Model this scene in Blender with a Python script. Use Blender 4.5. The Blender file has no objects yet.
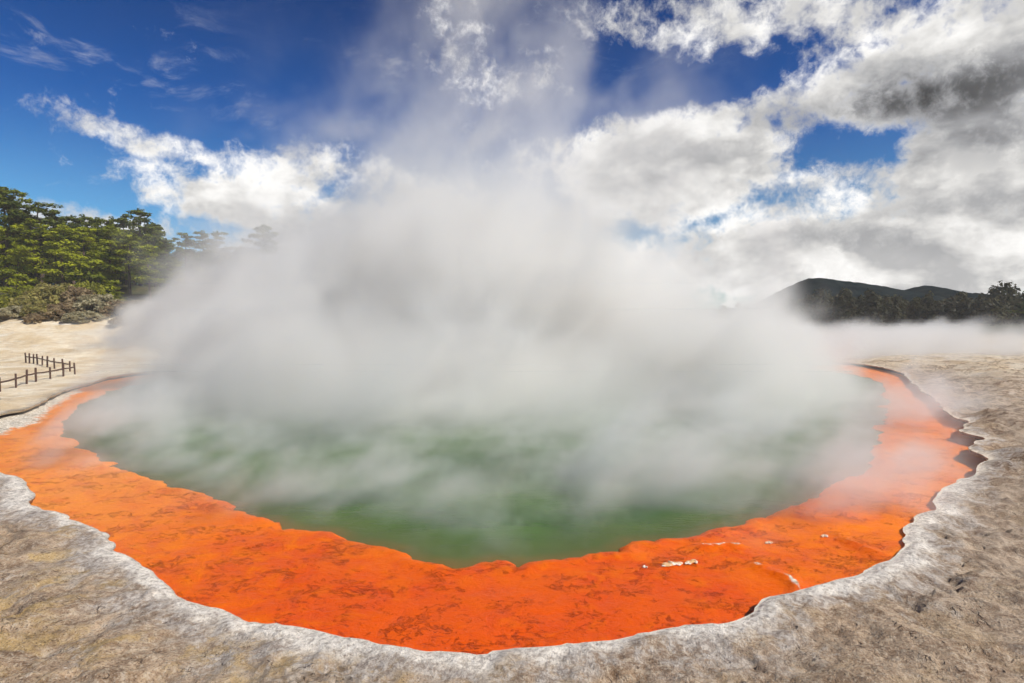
import bpy, bmesh, math, random
import numpy as np
from mathutils import Vector, Matrix, geometry

random.seed(7)
rng = np.random.default_rng(7)
scene = bpy.context.scene
COL = scene.collection
W, H, F = 1024, 683, 569.0
CAM = np.array([0.0, 0.0, 4.0])
PITCH = math.atan(23.5 / F)
FWD = np.array([0, math.cos(PITCH), -math.sin(PITCH)])
UP = np.array([0, math.sin(PITCH), math.cos(PITCH)])
RIGHT = np.array([1.0, 0, 0])


def ray(px, py):
    d = FWD + RIGHT * ((px - W / 2) / F) + UP * ((H / 2 - py) / F)
    return d


def on_z(px, py, z):
    d = ray(px, py)
    return CAM + d * ((z - CAM[2]) / d[2])


def at_y(px, py, y):
    d = ray(px, py)
    return CAM + d * (y / d[1])


# ------------------------------------------------------------------ node helpers
class N:
    """thin wrapper: arithmetic on sockets builds math nodes"""

    def __init__(self, tree, sock):
        self.t, self.s = tree, sock

    def _m(self, op, *a, clamp=False):
        n = self.t.nodes.new('ShaderNodeMath')
        n.operation = op
        n.use_clamp = clamp
        for i, v in enumerate(a):
            plug(self.t, n.inputs[i], v)
        return N(self.t, n.outputs[0])

    def __add__(self, o): return self._m('ADD', self, o)
    __radd__ = __add__
    def __sub__(self, o): return self._m('SUBTRACT', self, o)
    def __rsub__(self, o): return self._m('SUBTRACT', o, self)
    def __mul__(self, o): return self._m('MULTIPLY', self, o)
    __rmul__ = __mul__
    def __truediv__(self, o): return self._m('DIVIDE', self, o)
    def __rtruediv__(self, o): return self._m('DIVIDE', o, self)
    def pow(self, o): return self._m('POWER', self, o)
    def abs(self): return self._m('ABSOLUTE', self)
    def max(self, o): return self._m('MAXIMUM', self, o)
    def min(self, o): return self._m('MINIMUM', self, o)
    def exp(self): return self._m('EXPONENT', self)
    def sqrt(self): return self._m('SQRT', self)
    def clamp(self): return self._m('ADD', self, 0.0, clamp=True)

    def smooth(self, a, b, lo=0.0, hi=1.0, kind='SMOOTHSTEP'):
        n = self.t.nodes.new('ShaderNodeMapRange')
        n.interpolation_type = kind
        n.clamp = True
        if a > b:
            a, b, lo, hi = b, a, hi, lo
        for i, v in enumerate((self, a, b, lo, hi)):
            plug(self.t, n.inputs[i], v)
        return N(self.t, n.outputs[0])

    def lin(self, a, b, lo=0.0, hi=1.0): return self.smooth(a, b, lo, hi, 'LINEAR')

    def xyz(self):
        n = self.t.nodes.new('ShaderNodeSeparateXYZ')
        plug(self.t, n.inputs[0], self)
        return [N(self.t, o) for o in n.outputs]

    def vec(self, op, o):
        n = self.t.nodes.new('ShaderNodeVectorMath')
        n.operation = op
        plug(self.t, n.inputs[0], self)
        if op == 'SCALE':
            plug(self.t, n.inputs['Scale'], o)
        else:
            plug(self.t, n.inputs[1], o)
        return N(self.t, n.outputs['Value' if op in ('DISTANCE', 'DOT_PRODUCT', 'LENGTH') else 'Vector'])


def plug(t, sock, v):
    if isinstance(v, N):
        t.links.new(v.s, sock)
    elif isinstance(v, (tuple, list)):
        sock.default_value = tuple(v) + ((1.0,) if len(v) == 3 and len(sock.default_value) == 4 else ())
    else:
        sock.default_value = v


def cxyz(t, x, y, z):
    n = t.nodes.new('ShaderNodeCombineXYZ')
    for i, v in enumerate((x, y, z)):
        plug(t, n.inputs[i], v)
    return N(t, n.outputs[0])


def noise(t, v, scale=1.0, detail=4.0, rough=0.55, dist=0.0, color=False):
    n = t.nodes.new('ShaderNodeTexNoise')
    plug(t, n.inputs['Vector'], v)
    for k, val in (('Scale', scale), ('Detail', detail), ('Roughness', rough), ('Distortion', dist)):
        plug(t, n.inputs[k], val)
    return N(t, n.outputs[1 if color else 0])


def voronoi(t, v, scale, feature='F1', out='Distance', rand=1.0):
    n = t.nodes.new('ShaderNodeTexVoronoi')
    n.feature = feature
    plug(t, n.inputs['Vector'], v)
    plug(t, n.inputs['Scale'], scale)
    plug(t, n.inputs['Randomness'], rand)
    return N(t, n.outputs[out])


def mix(t, f, a, b, blend='MIX'):
    n = t.nodes.new('ShaderNodeMix')
    n.data_type = 'RGBA'
    n.blend_type = blend
    plug(t, n.inputs[0], f)
    plug(t, n.inputs[6], a)
    plug(t, n.inputs[7], b)
    return N(t, n.outputs[2])


def new_mat(name):
    m = bpy.data.materials.new(name)
    m.use_nodes = True
    t = m.node_tree
    b = t.nodes['Principled BSDF']
    return m, t, b


def attr(t, name, out='Fac'):
    n = t.nodes.new('ShaderNodeAttribute')
    n.attribute_name = name
    return N(t, n.outputs[out])


def position(t):
    return N(t, t.nodes.new('ShaderNodeNewGeometry').outputs['Position'])


def bump(t, b, h, strength, dist):
    n = t.nodes.new('ShaderNodeBump')
    n.inputs['Strength'].default_value = strength
    n.inputs['Distance'].default_value = dist
    plug(t, n.inputs['Height'], h)
    t.links.new(n.outputs[0], b.inputs['Normal'])


# ------------------------------------------------------------------ object helpers
def tag(o, label=None, cat=None, group=None, kind=None):
    for k, v in (('label', label), ('category', cat), ('group', group), ('kind', kind)):
        if v:
            o[k] = v
    return o


def link_mesh(name, verts, faces, mat, parent=None, smooth=False, attrs=None):
    me = bpy.data.meshes.new(name)
    me.from_pydata([tuple(v) for v in verts], [], [tuple(f) for f in faces])
    if mat:
        me.materials.append(mat)
    if smooth:
        me.polygons.foreach_set('use_smooth', [True] * len(me.polygons))
    for k, vals in (attrs or {}).items():
        a = me.attributes.new(k, 'FLOAT', 'POINT')
        a.data.foreach_set('value', np.asarray(vals, dtype=np.float32))
    me.update()
    o = bpy.data.objects.new(name, me)
    COL.objects.link(o)
    o.parent = parent
    return o


def empty(name, loc, rz=0.0):
    o = bpy.data.objects.new(name, None)
    o.empty_display_size = 0.3
    o.location = loc
    o.rotation_euler = (0, 0, rz)
    COL.objects.link(o)
    return o


def copy_tree(o):
    c = o.copy()
    COL.objects.link(c)
    for ch in [x for x in COL.objects if x.parent == o]:
        d = ch.copy()
        COL.objects.link(d)
        d.parent = c
    return c


class MB:
    def __init__(self):
        self.v, self.f, self.a = [], [], []

    def add(self, verts, faces, a=0.0):
        b = len(self.v)
        self.v.extend([tuple(x) for x in verts])
        self.f.extend([tuple(b + i for i in f) for f in faces])
        self.a.extend([a] * len(verts))

    def tube(self, pts, radii, n=7, wob=0.0, a=0.0):
        pts = [Vector(p) for p in pts]
        vs, fs = [], []
        for i, p in enumerate(pts):
            d = (pts[min(i + 1, len(pts) - 1)] - pts[max(i - 1, 0)]).normalized()
            x = d.orthogonal().normalized() if abs(d.z) < 0.9 else Vector((1, 0, 0))
            y = d.cross(x).normalized()
            x = y.cross(d).normalized()
            for k in range(n):
                ang = 2 * math.pi * k / n
                r = radii[i] * (1 + random.uniform(-wob, wob))
                vs.append(p + (x * math.cos(ang) + y * math.sin(ang)) * r)
        for i in range(len(pts) - 1):
            for k in range(n):
                k2 = (k + 1) % n
                fs.append((i * n + k, i * n + k2, (i + 1) * n + k2, (i + 1) * n + k))
        fs.append(tuple(reversed(range(n))))
        fs.append(tuple((len(pts) - 1) * n + k for k in range(n)))
        self.add(vs, fs, a)

    def build(self, name, mat, parent=None, smooth=False):
        return link_mesh(name, self.v, self.f, mat, parent, smooth, {'tint': self.a})


# ------------------------------------------------------------------ numpy noise
_perm = rng.permutation(512)
_val = rng.random(512)


def vnoise(x, y):
    xi, yi = np.floor(x).astype(int), np.floor(y).astype(int)
    fx, fy = x - xi, y - yi
    fx, fy = fx * fx * fx * (fx * (fx * 6 - 15) + 10), fy * fy * fy * (fy * (fy * 6 - 15) + 10)

    def h(a, b): return _val[_perm[(a + _perm[b % 512]) % 512]]
    return (h(xi, yi) * (1 - fx) + h(xi + 1, yi) * fx) * (1 - fy) + (h(xi, yi + 1) * (1 - fx) + h(xi + 1, yi + 1) * fx) * fy


def fbm(x, y, o=5, g=0.5):
    s, a, tot = 0, 1.0, 0
    for k in range(o):
        s = s + a * vnoise(x * 2 ** k + 17.3 * k, y * 2 ** k - 9.1 * k)
        tot += a
        a *= g
    return s / tot


def sstep(x, a, b):
    t = np.clip((x - a) / (b - a), 0, 1)
    return t * t * (3 - 2 * t)


# ------------------------------------------------------------------ outlines (traced, then placed on the ground)
shore_px = [  # (px, py, height of the rim there)
    (880, 366, .3), (905, 373, .3), (911, 381, .3), (918, 386, .34), (938, 400, .36), (943, 408, .36), (956, 416, .36), (970, 421, .36),
    (964, 426, .36), (960, 430, .36), (974, 434, .36), (988, 437, .36), (980, 441, .36), (970, 446, .36), (971, 450, .36), (984, 455, .36), (991, 459, .34),
    (982, 464, .3), (976, 469, .25), (973, 474, .2), (955, 481, .16), (940, 490, .15), (935, 499, .13), (939, 508, .10), (917, 517, .09), (906, 530, .08), (904, 549, .08),
    (886, 562, .10), (857, 574, .14), (832, 580, .14), (813, 585, .14), (793, 592, .14), (766, 597, .14), (757, 605, .14), (748, 614, .13),
    (735, 621, .13), (707, 624, .12), (680, 625, .12), (647, 631, .12), (606, 639, .12), (558, 644, .12), (504, 648, .12), (483, 653, .12), (452, 651, .12), (408, 648, .12), (367, 639, .12),
    (341, 635, .12), (307, 627, .12), (290, 624, .12), (252, 622, .12), (235, 615, .12), (211, 605, .12), (181, 598, .12), (164, 583, .12),
    (150, 568, .12), (136, 561, .12), (118, 553, .12), (102, 532, .13), (73, 518, .13), (44, 510, .14), (27, 503, .16), (34, 493, .18), (24, 482, .18), (10, 474, .18),
    (-5, 470, .18), (-30, 462, .18), (-60, 448, .2), (-50, 432, .3), (-20, 421, .3), (0, 413.5, .3), (13, 410.5, .3), (24, 409, .28), (33, 406.5, .28), (40, 402.5, .28), (48, 397.5, .27),
    (58, 393, .26), (70, 388, .25), (80, 386, .2), (95, 381.5, .2), (112, 376, .25), (170, 369, .25), (260, 364, .25),
    (380, 360, .25), (520, 357.5, .25), (640, 357, .25), (760, 358.5, .25), (840, 361, .25)]
green_px = [
    (885, 383), (890, 398), (889, 411), (884, 425), (882, 440), (880, 455), (866, 470), (850, 478), (827, 490), (812, 500), (793, 506), (770, 514), (748, 521), (717, 530), (700, 536), (681, 538), (668, 543), (657, 542), (645, 541), (633, 543),
    (622, 550), (613, 552), (596, 553), (579, 557), (560, 558), (545, 562), (530, 563), (517, 566), (503, 562), (490, 559), (476, 561), (459, 567), (443, 563), (429, 561), (410, 556), (394, 552), (378, 548),
    (360, 545), (341, 536), (325, 531), (314, 531), (300, 530), (286, 528), (274, 523), (263, 521), (245, 518), (237, 511), (232, 507), (213, 499), (191, 494), (170, 485), (150, 479), (134, 473), (118, 468), (103, 461), (90, 455), (81, 450), (66, 442), (59, 433),
    (60, 424), (68, 411), (82, 402), (100, 392), (130, 384), (190, 376), (280, 370), (400, 366), (520, 363), (640, 362.5), (760, 365), (840, 371), (870, 377)]


def to_world(pts, zdef=None):
    return np.array([on_z(p[0], p[1], p[2] if zdef is None else zdef)[:2] for p in pts])


def smooth_closed(P, h, n_iter=1):
    """Chaikin corner cutting once: keeps the traced corners fairly crisp"""
    for _ in range(n_iter):
        Q, hh = [], []
        for i in range(len(P)):
            a, b = P[i], P[(i + 1) % len(P)]
            ha, hb = h[i], h[(i + 1) % len(P)]
            Q += [a * .8 + b * .2, a * .2 + b * .8]
            hh += [ha * .8 + hb * .2, ha * .2 + hb * .8]
        P, h = np.array(Q), np.array(hh)
    return P, h


def resample(P, h, c, jit, freq):
    """subdivide so that segments are about c x distance from the camera, with small lobes"""
    out, ho = [], []
    n = len(P)
    for i in range(n):
        a, b = P[i], P[(i + 1) % n]
        L = np.linalg.norm(b - a)
        d = np.linalg.norm((a + b) / 2)
        k = max(1, int(L / (c * d)))
        for j in range(k):
            out.append(a + (b - a) * j / k)
            ho.append(h[i] + (h[(i + 1) % n] - h[i]) * j / k)
    out, ho = np.array(out), np.array(ho)
    t = np.roll(out, -1, 0) - np.roll(out, 1, 0)
    nrm = np.stack([t[:, 1], -t[:, 0]], 1)
    nrm /= np.linalg.norm(nrm, axis=1)[:, None] + 1e-9
    am = jit * np.clip(np.linalg.norm(out, axis=1) / 10, .7, 3)
    j = (fbm(out[:, 0] * freq, out[:, 1] * freq, 4, .6) - .5) * 2 * am
    return out + nrm * j[:, None], ho


def poly_dist(P, Q, chunk=4000):
    """distance from points Q to closed polyline P, index of nearest segment, and inside flag"""
    A, B = P, np.roll(P, -1, 0)
    AB = B - A
    L2 = (AB ** 2).sum(1) + 1e-12
    D = np.empty(len(Q)); I = np.empty(len(Q), int); IN = np.empty(len(Q), bool)
    for s in range(0, len(Q), chunk):
        q = Q[s:s + chunk]
        AP = q[:, None, :] - A[None]
        t = np.clip((AP * AB[None]).sum(2) / L2, 0, 1)
        dd = ((AP - t[..., None] * AB[None]) ** 2).sum(2)
        I[s:s + chunk] = dd.argmin(1)
        D[s:s + chunk] = np.sqrt(dd.min(1))
        y, x = q[:, 1][:, None], q[:, 0][:, None]
        cond = (A[None, :, 1] > y) != (B[None, :, 1] > y)
        xc = A[None, :, 0] + (y - A[None, :, 1]) / (AB[None, :, 1] + 1e-15) * AB[None, :, 0]
        IN[s:s + chunk] = ((cond & (x < xc)).sum(1) % 2) == 1
    return D, I, IN


def scallop(P, amp, lo, hi, inward, seed):
    """rounded lobes with cusps between them, as silica crust grows; inward: inside flag of a small step along the normal"""
    r = random.Random(seed)
    t = np.roll(P, -1, 0) - np.roll(P, 1, 0)
    n = np.stack([t[:, 1], -t[:, 0]], 1)
    n /= np.linalg.norm(n, axis=1)[:, None] + 1e-9
    if (poly_dist(P, P[::25] + n[::25] * .04)[2].mean() > .5) != inward:
        n = -n
    seg = np.linalg.norm(np.roll(P, -1, 0) - P, axis=1)
    cd_ = np.linalg.norm(P, axis=1)
    off = np.zeros(len(P))
    i = 0
    while i < len(P):
        k = np.clip(cd_[i] / 9, .8, 3.0)
        L = r.uniform(lo, hi) * k
        a = amp * r.choice([.1, .4, .7, 1.0, 1.3]) * k
        j, acc = i, 0.0
        while j < len(P) and acc < L:
            acc += seg[j]
            j += 1
        m_ = max(j - i, 1)
        tt = np.linspace(-1, 1, m_)
        off[i:j] = a * np.sqrt(np.clip(1 - tt ** 2, 0, 1))
        i = j if j > i else i + 1
    return P + n * off[:, None]


sh0 = np.array([p[2] for p in shore_px])
shore, shore_h = smooth_closed(to_world(shore_px), sh0)
shore, shore_h = resample(shore, shore_h, .010, .05, 1.6)
shore = scallop(shore, .032, .2, .9, True, 3)
green, gh = smooth_closed(to_world(green_px, 0.0), np.zeros(len(green_px)), 2)
green, gh = resample(green, gh, .010, .05, 1.1)
green = scallop(green, .11, .35, 1.6, True, 4)
_t = np.roll(green, -1, 0) - np.roll(green, 1, 0)
_n = np.stack([_t[:, 1], -_t[:, 0]], 1)
_n /= np.linalg.norm(_n, axis=1)[:, None] + 1e-9
green = green + _n * ((fbm(green[:, 0] * 4.5, green[:, 1] * 4.5, 4, .65) - .5) * .16 * np.clip(np.linalg.norm(green, axis=1) / 9, .8, 2))[:, None]

# ------------------------------------------------------------------ terrain height
SLOPE_Y = [-5000, 44, 48, 54, 62, 70, 82, 110, 400, 6000]
SLOPE_Z = [0.0, 0.0, .35, 1.6, 3.1, 5.0, 7.6, 9.0, 12, 12]


def plates(x, y, s, w):
    """broken crust plates: height of the plate each point lies on, and closeness to a plate border"""
    wx = x * s + (fbm(x * s * 1.7 + 11, y * s * 1.7, 4, .6) - .5) * w
    wy = y * s + (fbm(x * s * 1.7, y * s * 1.7 + 23, 4, .6) - .5) * w
    ix, iy = np.floor(wx).astype(int), np.floor(wy).astype(int)
    f1 = np.full(x.shape, 9.0)
    f2 = np.full(x.shape, 9.0)
    hid = np.zeros(x.shape)
    for a in (-1, 0, 1):
        for b in (-1, 0, 1):
            k = _perm[(ix + a + _perm[(iy + b) % 512]) % 512]
            dx_ = ix + a + _val[k] - wx
            dy_ = iy + b + _val[(k * 7 + 3) % 512] - wy
            dd_ = np.sqrt(dx_ ** 2 + dy_ ** 2)
            near = dd_ < f1
            f2 = np.where(near, f1, np.minimum(f2, dd_))
            hid = np.where(near, _val[(k * 13 + 5) % 512], hid)
            f1 = np.minimum(f1, dd_)
    return hid, np.clip((f2 - f1) / .12, 0, 1)


def crust_mask(x, y, d):
    cam = np.hypot(x, y)
    left = sstep(-x, 12, 34)
    return sstep(d, .25, .9) * sstep(cam, 48, 26) * (1 - left * sstep(y, 16, 24)) * sstep(fbm(x * .45 + 31, y * .45, 3) + .12 * sstep(x, 2, 8), .44, .58)


def terrain(x, y, d, rim):
    """d: distance outside the shore, rim: height of the rim nearest"""
    cam = np.hypot(x, y)
    z = rim + .10 * sstep(d, .2, 3.0) + .25 * sstep(d, 2, 14)
    z = z + 1.9 * sstep(cam, 4.6, 1.2)
    left = sstep(-x, 12, 34)
    z = z + left * np.interp(y, SLOPE_Y, SLOPE_Z)
    far = sstep(cam, 60, 300)
    z = z + (fbm(x * .012, y * .012, 3) - .5) * 3 * far * (1 - sstep(cam, 1500, 3500))
    bankm = left * sstep(y, 46, 56) * sstep(y, 120, 85)
    z = z + bankm * ((fbm(x * .16, y * .16, 5, .55) - .5) * 2.2)
    nz = fbm(x * .55, y * .55, 4) - .5
    z = z + nz * .34 * sstep(d, .1, 2.5) * (1 - .6 * left * sstep(y, 20, 30))
    n2 = fbm(x * 2.6 + 40, y * 2.6, 5, .6) - .5
    z = z + n2 * .16 * sstep(d, -.05, .6) * sstep(cam, 60, 20)
    pm = crust_mask(x, y, d)
    for s_, w_, a_ in ((.75, 1.5, .16), (2.1, 1.3, .055)):
        hid, bord = plates(x, y, s_, w_)
        z = z + pm * a_ * ((hid - .5) - (1 - bord) * .25)
    # terraced crust: thin shelves that step up away from the water
    tr = fbm(x * .9 + 3, y * .9 + 8, 3)
    st = np.floor(tr * 14) / 14
    z = z + (st - .5) * .42 * sstep(d, .3, 2.0) * sstep(cam, 70, 30) * (1 - .8 * left * sstep(y, 20, 28))
    # rough knobbly surface close by
    rough = 1 - np.abs(fbm(x * 4.3 + 7, y * 4.3, 4, .6) - .5) * 4
    rough2 = fbm(x * 11 + 70, y * 11, 3, .6) - .5
    z = z + (rough * .030 + rough2 * .045) * sstep(d, .0, .35) * sstep(cam, 24, 12) * (.45 + .55 * sstep(fbm(x * .8, y * .8 + 60, 3), .4, .6))
    # big broken ledges stepping back along the right bank
    rb = sstep(x, 9, 13) * sstep(y, 7, 13) * sstep(cam, 75, 50) * sstep(d, .15, .9)
    t2 = fbm(x * .20 + 2, y * .42 + 14, 4, .55) * 8
    fl = np.floor(t2)
    z = z + rb * ((fl + sstep(t2 - fl, .0, .12)) / 8 - .5) * 1.3
    # swollen white lip just behind the edge
    lob = fbm(x * 3.1 + 9, y * 3.1, 3)
    z = z + .09 * np.exp(-((d - .22) / .2) ** 2) * (lob - .1) - .05 * np.exp(-(d / .05) ** 2)
    return z


def log_polar(c, r0, r1, half, jitter=.35):
    nr = int(math.log(r1 / r0) / c)
    nt = int(2 * half / c)
    r = r0 * np.exp(np.arange(nr + 1) * math.log(r1 / r0) / nr)
    t = -half + (np.arange(nt + 1) + .5) * (2 * half / (nt + 1))
    R, T = np.meshgrid(r, t, indexing='ij')
    R = R * (1 + (rng.random(R.shape) - .5) * c * 2 * jitter)
    T = T + (rng.random(T.shape) - .5) * c * 2 * jitter
    return np.stack([(R * np.sin(T)).ravel(), (R * np.cos(T)).ravel()], 1)


def cdt(P, loops):
    edges = []
    off = 0
    for L in loops:
        n = len(L)
        edges += [(off + i, off + (i + 1) % n) for i in range(n)]
        off += n
    allp = np.concatenate(list(loops) + [P])
    vo, eo, fo, *_ = geometry.delaunay_2d_cdt([Vector(p) for p in allp], edges, [], 0, 1e-6, False)
    return np.array([(v.x, v.y) for v in vo]), np.array([tuple(f) for f in fo])


# ------------------------------------------------------------------ materials
def mat_ground():
    m, t, b = new_mat('sinter_ground')
    P = position(t)
    x, y, z = P.xyz()
    d, sand = attr(t, 'shore_distance'), attr(t, 'sand')
    warp = noise(t, P, 1.3, 3, .5, 0, True)
    Pw = P.vec('ADD', warp.vec('SCALE', .5))
    n1 = noise(t, P, .7, 6, .6)
    n2 = noise(t, P, 3.2, 8, .70, .3)
    n3 = noise(t, P, 13, 6, .72)
    n4 = noise(t, P, 42, 4, .65)
    big = noise(t, Pw, .45, 6, .62)
    ochre = noise(t, Pw, .95, 7, .66)
    left = x.smooth(3.0, -4.0)
    # weathered crust: taupe, with grey, ochre and pale blotches
    c = mix(t, n2.smooth(.36, .62), (.25, .16, .095), (.54, .39, .255))
    c = mix(t, big.smooth(.46, .62) * .6, c, (.50, .37, .25))
    c = mix(t, n3.smooth(.48, .62) * .8, c, (.62, .50, .36))
    c = mix(t, n3.smooth(.46, .36) * .5, c, (.19, .115, .065))
    c = mix(t, ochre.smooth(.50, .62) * left.smooth(0.0, 1.0, .25, .85), c, (.54, .37, .16))
    c = mix(t, noise(t, Pw, 1.6, 8, .70).smooth(.56, .66) * .55, c, (.66, .59, .50))
    c = mix(t, noise(t, P, 6.5, 6, .74).smooth(.57, .68) * .6, c, (.10, .068, .048))
    c = mix(t, n4.smooth(.54, .64) * .65, c, (.085, .06, .043))
    c = mix(t, n4.smooth(.44, .34) * .5, c, (.70, .62, .51))
    # white rim of fresh silica along the edge, widest on the near side
    wide = y.smooth(26.0, 8.0, .30, 1.0) * noise(t, P, .55, 3, .5).smooth(.36, .62, .35, 1.15)
    edge = d / wide + (n1 - .5) * 1.3 + (n2 - .5) * 1.0
    white = mix(t, n3.smooth(.38, .56), (.56, .495, .42), (.92, .85, .74))
    white = mix(t, n4.smooth(.55, .66) * .5, white, (.26, .22, .19))
    grey = mix(t, n3.smooth(.38, .62), (.32, .265, .22), (.64, .575, .50))
    c = mix(t, edge.smooth(1.25, .7) * n2.smooth(.42, .56, .15, .95), c, grey)
    far_rim = x.smooth(9.0, 13.0) * y.smooth(10.0, 15.0)
    white = mix(t, far_rim * .8, white, mix(t, n2.smooth(.4, .6), (.30, .22, .15), (.66, .57, .45)))
    c = mix(t, edge.smooth(.50, .18) * n3.smooth(.25, .45, .35, 1.0) * n2.smooth(.30, .42, .5, 1.0), c, white)
    c = mix(t, d.smooth(.10, .0) * n2.smooth(.62, .45) * .7, c, (.80, .70, .56))
    # pale cream sand of the far flats
    cream = mix(t, noise(t, P, .35, 6, .65).smooth(.35, .65), (.68, .52, .31), (.86, .76, .58))
    cream = mix(t, noise(t, P, 1.1, 7, .68).smooth(.52, .70) * .7, cream, (.52, .38, .24))
    cream = mix(t, noise(t, cxyz(t, x * .25, y * .9, z * 2.0), 1.0, 6, .65).smooth(.55, .70) * .6, cream, (.90, .86, .78))
    c = mix(t, sand, c, cream)
    # thin broken edges of the stacked crust sheets
    tn = noise(t, cxyz(t, x * .8, y * .8, 2.0), .9, 6, .62, .3) * 11.0
    fr = tn._m('FRACT', tn)
    lines = fr.smooth(.16, .0) * noise(t, P, 1.9, 6, .75).smooth(.50, .58) * d.smooth(.3, .9)
    c = mix(t, lines * .40, c, (.06, .045, .036))
    # short cracks that run in from the edge
    cr = voronoi(t, P.vec('ADD', warp.vec('SCALE', .9)), 1.7, 'DISTANCE_TO_EDGE')
    crk = cr.smooth(.022, .0) * n1.smooth(.50, .60) * d.smooth(1.6, .6)
    pit = voronoi(t, P.vec('ADD', warp.vec('SCALE', .2)), 4.3)
    pits = pit.smooth(.16, .04) * n1.smooth(.48, .58)
    c = mix(t, pits * .45, c, (.09, .065, .05))
    ck = attr(t, 'crack') * n3.smooth(.42, .56)
    c = mix(t, (ck * .85).clamp(), c, (.075, .052, .038))
    # greyer and darker on the right bank
    rb = x.smooth(2.0, 9.0) * d.smooth(.4, 1.2) * (1.0 - sand)
    c = mix(t, rb * .45, c, mix(t, n2.smooth(.40, .60), (.27, .20, .145), (.64, .52, .395)))
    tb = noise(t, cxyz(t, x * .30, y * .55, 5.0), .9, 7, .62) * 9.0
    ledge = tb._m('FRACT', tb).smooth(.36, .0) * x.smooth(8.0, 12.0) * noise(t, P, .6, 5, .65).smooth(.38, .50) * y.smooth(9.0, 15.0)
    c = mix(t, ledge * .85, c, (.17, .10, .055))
    grass = attr(t, 'scrub')
    c = mix(t, grass, c, mix(t, n1.smooth(.4, .6), (.045, .055, .018), (.10, .085, .04)))
    # shade in the hollow under the edge, painted dark brown on the wall
    c = mix(t, attr(t, 'hollow_shade').smooth(.05, .5), c, (.055, .034, .024))
    plug(t, b.inputs['Base Color'], c)
    b.inputs['Roughness'].default_value = .85
    b.inputs['Specular IOR Level'].default_value = .2
    lobes = voronoi(t, P.vec('ADD', warp.vec('SCALE', .35)), 2.4, 'SMOOTH_F1')
    h = n2 * .75 + n3 * .34 + n4 * .26 - lines * .3 - pits * .4 + fr * .12 - lobes.pow(2.0) * d.smooth(1.1, .3) * 1.1
    bump(t, b, h, 1.0, .085)
    return m


def mat_shelf():
    m, t, b = new_mat('orange_sinter')
    P = position(t)
    x, y, z = P.xyz()
    S = cxyz(t, x * 1.1, y * 1.25, 0.0)
    e = attr(t, 'edge_distance')
    dep = attr(t, 'deposit')
    s = attr(t, 'shore_distance')
    n1 = noise(t, S, .45, 5, .6, .6)
    n2 = noise(t, S, 1.9, 8, .70, .5)
    n3 = noise(t, S, 9, 6, .70)
    c = mix(t, n1.smooth(.38, .62), (.75, .082, .001), (.84, .150, .0012))
    c = mix(t, n2.smooth(.47, .66) * .75, c, (.86, .195, .003))
    c = mix(t, n2.smooth(.47, .32) * .5, c, (.62, .042, .001))
    c = mix(t, n3.smooth(.47, .36) * .35, c, (.52, .030, .001))
    c = mix(t, (x.abs().smooth(7.5, 1.0) * y.smooth(10.5, 7.5)) * n1.smooth(.3, .6, .35, .75), c, (.75, .074, .0008))
    # thin dark red rills, broken and running along the shelf
    wv = noise(t, S, 1.7, 4, .6, 0, True)
    q = cxyz(t, x * 1.6, y * 2.4, 0.0).vec('ADD', wv.vec('SCALE', 1.2))
    fl = noise(t, q, 1.7, 7, .72, .6)
    fl = (fl - .5).abs().smooth(.022, .0) * noise(t, S, 1.1, 5, .7).smooth(.50, .60)
    rug = noise(t, q, 3.6, 6, .75, .4).smooth(.58, .68) * n1.smooth(.58, .42)
    c = mix(t, (fl * .30 + rug * .10).clamp(), c, (.33, .016, .001))
    # yellow-ish crust specks, and a paler rim by the drop-off
    c = mix(t, n3.smooth(.62, .72) * .35, c, (.88, .28, .02))
    c = mix(t, e.smooth(.22, .02) * n3.smooth(.3, .6) * .35, c, (.86, .20, .006))
    # left arm paled in its colour for the thin steam over it; right arm yellower
    arm = x.smooth(-3.0, -11.0) * 1.0 + x.smooth(3.0, 9.0) * .75
    c = mix(t, (arm * n2.smooth(.3, .6, .5, 1.0)).clamp(), c, mix(t, x.smooth(-4.0, -8.0), (.88, .245, .012), (.88, .30, .055)))
    wht = (dep + (n2 - .5) * 1.1).smooth(.42, .58)
    c = mix(t, wht, c, mix(t, n3.smooth(.40, .6), (.46, .38, .27), (.86, .80, .68)))
    plug(t, b.inputs['Base Color'], c)
    plug(t, b.inputs['Roughness'], (n2.smooth(.3, .7, .30, .6) + wht * .4).clamp())
    b.inputs['Specular IOR Level'].default_value = .14
    bump(t, b, n2 * .7 + n3 * .4 - fl * .5 - rug * .5, 1.0, .05)
    return m


def mat_water():
    m, t, b = new_mat('green_water')
    P = position(t)
    x, y, z = P.xyz()
    n = noise(t, cxyz(t, x * .3, y * .6, 0.0), .6, 4, .6, .5)
    c = mix(t, n.smooth(.35, .65), (.020, .080, .001), (.046, .118, .004))
    e = attr(t, 'edge_distance')
    c = mix(t, e.smooth(1.5, .1) * .55, c, (.085, .085, .008))
    c = mix(t, e.smooth(.45, .0) * n.smooth(.3, .6) * .6, c, (.24, .085, .008))
    plug(t, b.inputs['Base Color'], c)
    b.inputs['Roughness'].default_value = .2
    b.inputs['Specular IOR Level'].default_value = .2
    r = noise(t, cxyz(t, x * 1.4, y * 2.6, 0.0), 2.0, 4, .6, .3)
    bump(t, b, r, .25, .03)
    return m


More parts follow.
